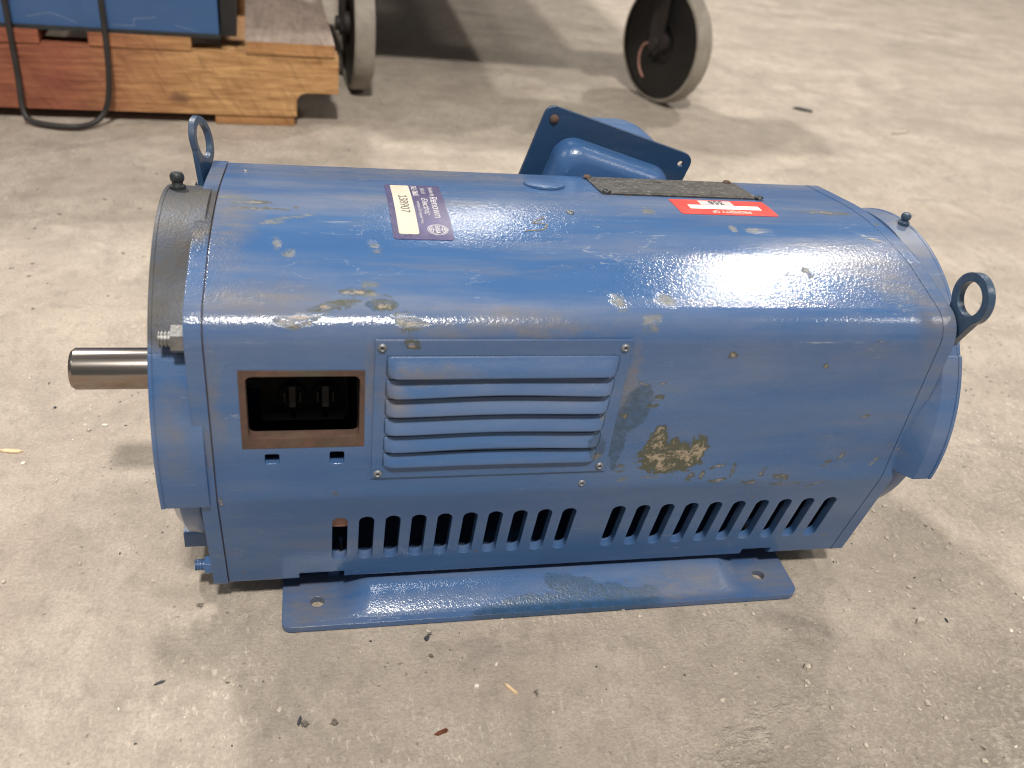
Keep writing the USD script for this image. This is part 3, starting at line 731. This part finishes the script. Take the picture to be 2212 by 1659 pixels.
# terminal box on the far side
def roll(m, c, deg):
    v, f = arr(m); v = v - np.array(c); a = math.radians(deg); x = v[:, 0] * math.cos(a) - v[:, 2] * math.sin(a); z = v[:, 0] * math.sin(a) + v[:, 2] * math.cos(a)
    return np.stack([x, v[:, 1], z], 1) + np.array(c), f
C = np.array([.085, .20, .318]); tb_deg = -15.8
def pan_mesh(hw, hh, depth, s):   # pressed tray with rounded walls
    n = 14; loops = []
    for k in range(n):
        t = k / (n - 1) * math.pi / 2
        gx = .018 * (1 - math.cos(t)); 
        y = depth * math.sin(t) ** .8
        loops.append([(x, s * y, z) for x, z in rr(-hw + gx, hw - gx, -hh + gx, hh - gx, .026, 8)])
    V = np.array(loops).reshape(-1, 3); m = len(loops[0]); F = []
    for k in range(n - 1):
        for i in range(m):
            j = (i + 1) % m; F += [(k * m + i, k * m + j, (k + 1) * m + j), (k * m + i, (k + 1) * m + j, (k + 1) * m + i)]
    V = np.vstack([V, [(0, s * depth, 0)]])
    for i in range(m): F.append(((n - 1) * m + i, (n - 1) * m + (i + 1) % m, len(V) - 1))
    F = np.array(F); return V, (F if s < 0 else F[:, ::-1])
fl = ext_y(cs(rr(-.101, .101, -.100, .100, .012)), -.0028, .0028)
for x in (-.088, .088):
    for z in (-.086, .086):
        fl = fl - Manifold.cylinder(.1, .0038, .0038, 16).rotate((90, 0, 0)).translate((x, .05, z))
tb = obj('terminal_box', roll(place(pan_mesh(.079, .078, .030, -1), C + [.004, -.0028, -.004]), C, tb_deg), M['blue'], motor, 40, 'blue pressed steel terminal box behind the body')
obj('box_flange', roll(place(fl, C), C, tb_deg), M['navy'], tb, 30)
obj('box_back', place(pan_mesh(.050, .060, .11, 1), (.118, .203, .345)), M['blue'], tb, 40)
obj('flange_bolt', roll(place(frame(lathe([(.0055, 0), (.0055, .002), (.003, .004), (0, .0042)], 16), (0, 0, 0), (1, 0, 0), (0, 0, 1), (0, -1, 0)), C + [-.088, -.0028, .086]), C, tb_deg), M['rust'], tb, 40)

# ------------------------------------------------------------------ pallet with a blue machine on it
PY, PX, PR = 1.35, -.196, 3.2
pal = thing('wooden_pallet', 'orange brown wooden pallet with red overspray behind the motor', 'pallet', (-.93, 1.312, 0), PR)
# pallet coordinates: x along the front stringer, y backwards
LN = .737
st_shape = [(-.55, .0245), (LN - .097, .0245), (LN - .097, .064), (LN - .088, .077), (LN - .075, .0815), (LN, .0815), (LN, .1655), (-.55, .1655)]
obj('stringer', ext_y(cs(st_shape), 0, .062), M['wood'], pal, 30)
obj('stringer', ext_y(cs(st_shape), 1.02, 1.08), M['woodplain'], pal, 30)
for x0, x1, mt in ((-.36, -.20, 'wood2'), (-.14, .108, 'wood2'), (.205, .415, 'wood2'), (.530, .728, 'woodgrey')):
    b = bx(x0, x1, -.003, 1.1, .1660, .1940)
    obj('deck_board', b, M[mt], pal, 30, 'grey weathered deck board' if mt == 'woodgrey' else None)
    if mt == 'woodgrey': obj('board_end', bx(x0 + .001, x1 - .001, -.0045, -.0031, .1668, .1934), M['woodplain'], pal, 30)
obj('bottom_board', bx(.455, .634, .004, 1.1, .0010, .0240), M['woodplain'], pal, 30)
obj('bottom_board', bx(-.50, -.30, .004, 1.1, .0010, .0240), M['woodplain'], pal, 30)
mach = thing('blue_machine', 'blue steel machine casing standing on the wooden pallet', 'machine', (-.93, 1.318, .195), PR)
sk = fillet([(-.60, 0), (.475, 0), (.475, .55), (-.60, .55)], [.004, .012, .02, .02], 5)
obj('casing', ext_y(cs(sk), 0, .75), M['boxblue'], mach, 30)
obj('base_edge', ext_y(cs([(-.60, .0), (.478, .0), (.478, .009), (-.60, .009)]), -.003, .74).translate((0, 0, -.0012)), M['darkbolt'], mach, 30)
zz = [(.09, .024), (.135, .034), (.155, .028), (.185, .016)]
for pts in (zz, [(.255, .016), (.300, .016), (.300, .030), (.345, .036)], [(.385, .022), (.425, .012)], [(.432, .10), (.446, .10)]):
    w_ = LineString(pts).buffer(.0006, 2)
    obj('scratch', ext_y(from_shape(w_), -.0006, .0002), M['scuff'], mach, False)

obj('added_dark_slab', bx(.4790, .5120, .02, .70, .0, .52), M['black'], mach, 30)  # black slab added to give the gap beside the casing its shade
cab = spline([(-.868, 1.275, .62), (-.8685, 1.295, .35), (-.872, 1.300, .16), (-.872, 1.290, .06), (-.862, 1.274, .016), (-.835, 1.262, .010), (-.800, 1.252, .010), (-.760, 1.252, .010), (-.733, 1.270, .011), (-.714, 1.285, .022), (-.690, 1.292, .09), (-.684, 1.295, .20), (-.684, 1.290, .36), (-.69, 1.28, .62)], 110)
tagp(obj('cable', tube(cab, .0062, 12), M['cable'], None, 60), 'dark cable hanging in a loop to the floor in front of the pallet', 'cable')

# ------------------------------------------------------------------ cart on casters
cart = thing('caster_cart', 'dark cart on two big grey treaded caster wheels at the back', 'cart', (0, 0, 0))
def wheel(c, ang, R=.166, wd=.052):
    a = math.radians(ang); ax = np.array([-math.cos(a), -math.sin(a), 0]); e1 = np.array([-ax[1], ax[0], 0]); e2 = np.array([0, 0, 1.])
    put = lambda m: frame(m, c, e1, e2, ax)
    h = wd / 2
    w = obj('caster_wheel', put(lathe([(0, -h + .012), (.05, -h + .012), (.06, -h + .002), (.12, -h + .006), (R - .012, -h + .004), (R - .012, h - .004), (.12, h - .006), (.06, h - .002), (.05, h - .012), (0, h - .012)], 56)), M['rubber'], cart, 35)
    obj('tread', put(lathe([(R - .013, -h), (R - .005, -h + .001), (R, -h + .009), (R, h - .009), (R - .005, h - .001), (R - .013, h)], 72)), M['tyre'], w, 45)
    obj('hub', put(lathe([(.030, h - .012), (.030, h + .010), (.018, h + .012), (.018, h + .030), (0, h + .030)], 28)), M['cart'], w, 40)
    # fork leg on the near face, axle nut and a bent split pin
    fk = fillet([(-.024, -.030), (.024, -.030), (.030, .25), (-.030, .25)], [.022, .022, 0, 0], 7)
    k = Manifold.extrude(cs(fk), .008)
    obj('fork', cat(put(arr(k.translate((0, 0, h + .012)))), put(arr(k.translate((0, 0, -h - .020)))), put(arr(Manifold.cube((.06, .012, wd + .036)).translate((-.03, .238, -h - .018))))), M['cart'], cart, 30)
    pin = spline([(0, 0, h + .024), (-.030, -.012, h + .030), (-.040, -.050, h + .030), (-.026, -.085, h + .028), (-.012, -.098, h + .026)], 24)
    return w, put, pin
w, put, pin = wheel((.742, 1.735, .166), 22)
obj('split_pin', put(tube(pin, .0035, 8)), M['copper'], cart, 50)
wheel((-.138, 1.690, .166), 5)
obj('deck', bx(-.34, .525, 1.66, 3.7, .405, .60), M['cart'], cart, 30)
obj('deck_plate', bx(.527, .86, 1.60, 1.86, .405, .43), M['cart'], cart, 30)

# ------------------------------------------------------------------ litter on the floor
def shard(L, Wd, H, seed, taper=.4):
    L, Wd, H = L * .72, Wd * .72, H * .8; r = np.random.default_rng(seed); n = 6; top = []
    for k in range(n):
        a = 2 * math.pi * k / n; q = 1 + r.uniform(-.3, .3)
        top.append((L / 2 * q * math.cos(a), Wd / 2 * q * math.sin(a), H * r.uniform(.6, 1)))
    bot = [(x * 1.08, y * 1.08, .0001) for x, y, z in top]
    return Manifold.hull_points(np.array(top + bot))
def litter(name, label, category, x, y, rz, m, mat):
    a = math.radians(rz); v, f = arr(m)
    v = np.stack([v[:, 0] * math.cos(a) - v[:, 1] * math.sin(a) + x, v[:, 0] * math.sin(a) + v[:, 1] * math.cos(a) + y, v[:, 2]], 1)
    tagp(obj(name, (v, f), mat, None, False), label, category)
LIT = []
litter('wood_splinter', 'pale wood splinter on the concrete at the far left, left of the shaft', 'splinter', -.6187, .1307, -8, shard(.036, .009, .003, 1), M['splinter'])
litter('wood_splinter', 'thin tan wood splinter lying on the floor in front of the motor', 'splinter', -.0662, -.270, -50, shard(.030, .0045, .003, 2), M['splinter'])
litter('wood_chip', 'reddish brown wood chip on the floor near the front', 'chip', -.14, -.3111, 14, shard(.022, .006, .003, 3), M['chipbrown'])
litter('pebble', 'small white pebble pair fragment on floor in front of motor', 'pebble', -.100, -.264, 10, shard(.006, .0055, .004, 4), M['flake'])
litter('stone', 'grey stone lump on the gritty floor right of the foot', 'stone', .424, -.228, 20, shard(.017, .012, .009, 5), M['stone'])
litter('stone', 'angular grey stone with a shadow on the floor below the right foot end', 'stone', .258, -.275, 60, shard(.012, .009, .008, 6), M['stone'])
litter('paint_flake', 'dark triangular paint flake by the front foot edge', 'flake', -.143, -.200, 40, shard(.011, .007, .002, 7), M['slate'])
litter('paint_flake', 'dark slender paint flake on the floor near the lower left front', 'flake', -.271, -.285, 80, shard(.016, .005, .002, 8), M['slate'])
litter('paint_flake', 'dark curved paint flake on the floor at the far lower left', 'flake', -.402, -.230, 25, shard(.012, .004, .002, 9), M['slate'])
litter('pale_flake', 'white flake on the floor just left below the shaft', 'flake', -.521, .180, 0, shard(.009, .006, .002, 10), M['flake'])
litter('pale_flake', 'white flake on the floor at the left edge below the splinter', 'flake', -.600, .107, 0, shard(.009, .007, .002, 11), M['flake'])
litter('dark_pebble', 'dark pebble on the floor behind the right end of the motor', 'pebble', .668, .978, 0, shard(.020, .018, .014, 12), M['slate'])
litter('wood_splinter', 'dark splinter on the floor far back right of the caster wheel', 'splinter', 1.22, 1.72, -35, shard(.07, .018, .010, 13), M['slate'])
litter('wood_splinter', 'faint brown splinter on the floor at the far upper right', 'splinter', 1.46, 1.55, 20, shard(.09, .016, .008, 14), M['stone'])
def grit(n, lo, hi, seed, area, sizes):
    r = np.random.default_rng(seed); ms = []
    base = trimesh.creation.icosphere(0); bv, bf = np.array(base.vertices), np.array(base.faces)
    while len(ms) < n:
        x, y = r.uniform(area[0], area[1]), r.uniform(area[2], area[3])
        if -.36 < x < .36 and -.175 < y < .18: continue
        if r.random() > area[4](x, y): continue
        s = sizes[0] * (sizes[1] / sizes[0]) ** (r.random() ** 2.2)
        sc = s * np.array([r.uniform(.7, 1.7), r.uniform(.6, 1.1), r.uniform(.4, .8)]); a = r.uniform(0, 6.28)
        v = bv * (1 + r.uniform(-.25, .25, (len(bv), 1))) * sc
        v = np.stack([v[:, 0] * math.cos(a) - v[:, 1] * math.sin(a) + x, v[:, 0] * math.sin(a) + v[:, 1] * math.cos(a) + y, np.maximum(v[:, 2] + sc[2] * .5, .0001)], 1)
        ms.append((v, bf))
    return cat(*ms)
front = lambda x, y: 1. if y < .3 else .35
right = lambda x, y: min(1., max(.06, (x + .3) * .9 - (y + .2) * .8))
tagp(obj('dark_grit', grit(300, 0, 0, 21, (-.9, 1.3, -.48, 1.3, front), (.0006, .0022)), M['slate'], None, False), 'fine dark grit scattered over the concrete floor', 'grit', kind='stuff')
tagp(obj('pale_grit', grit(3200, 0, 0, 22, (-.6, 1.1, -.48, .45, right), (.0006, .0030)), M['stone'], None, False), 'fine sandy grit scattered mostly on the right of the floor', 'grit', kind='stuff')
tagp(obj('white_crumbs', grit(160, 0, 0, 23, (-.9, 1.1, -.48, .9, front), (.0007, .0024)), M['flake'], None, False), 'tiny white crumbs scattered over the concrete floor', 'crumbs', kind='stuff')
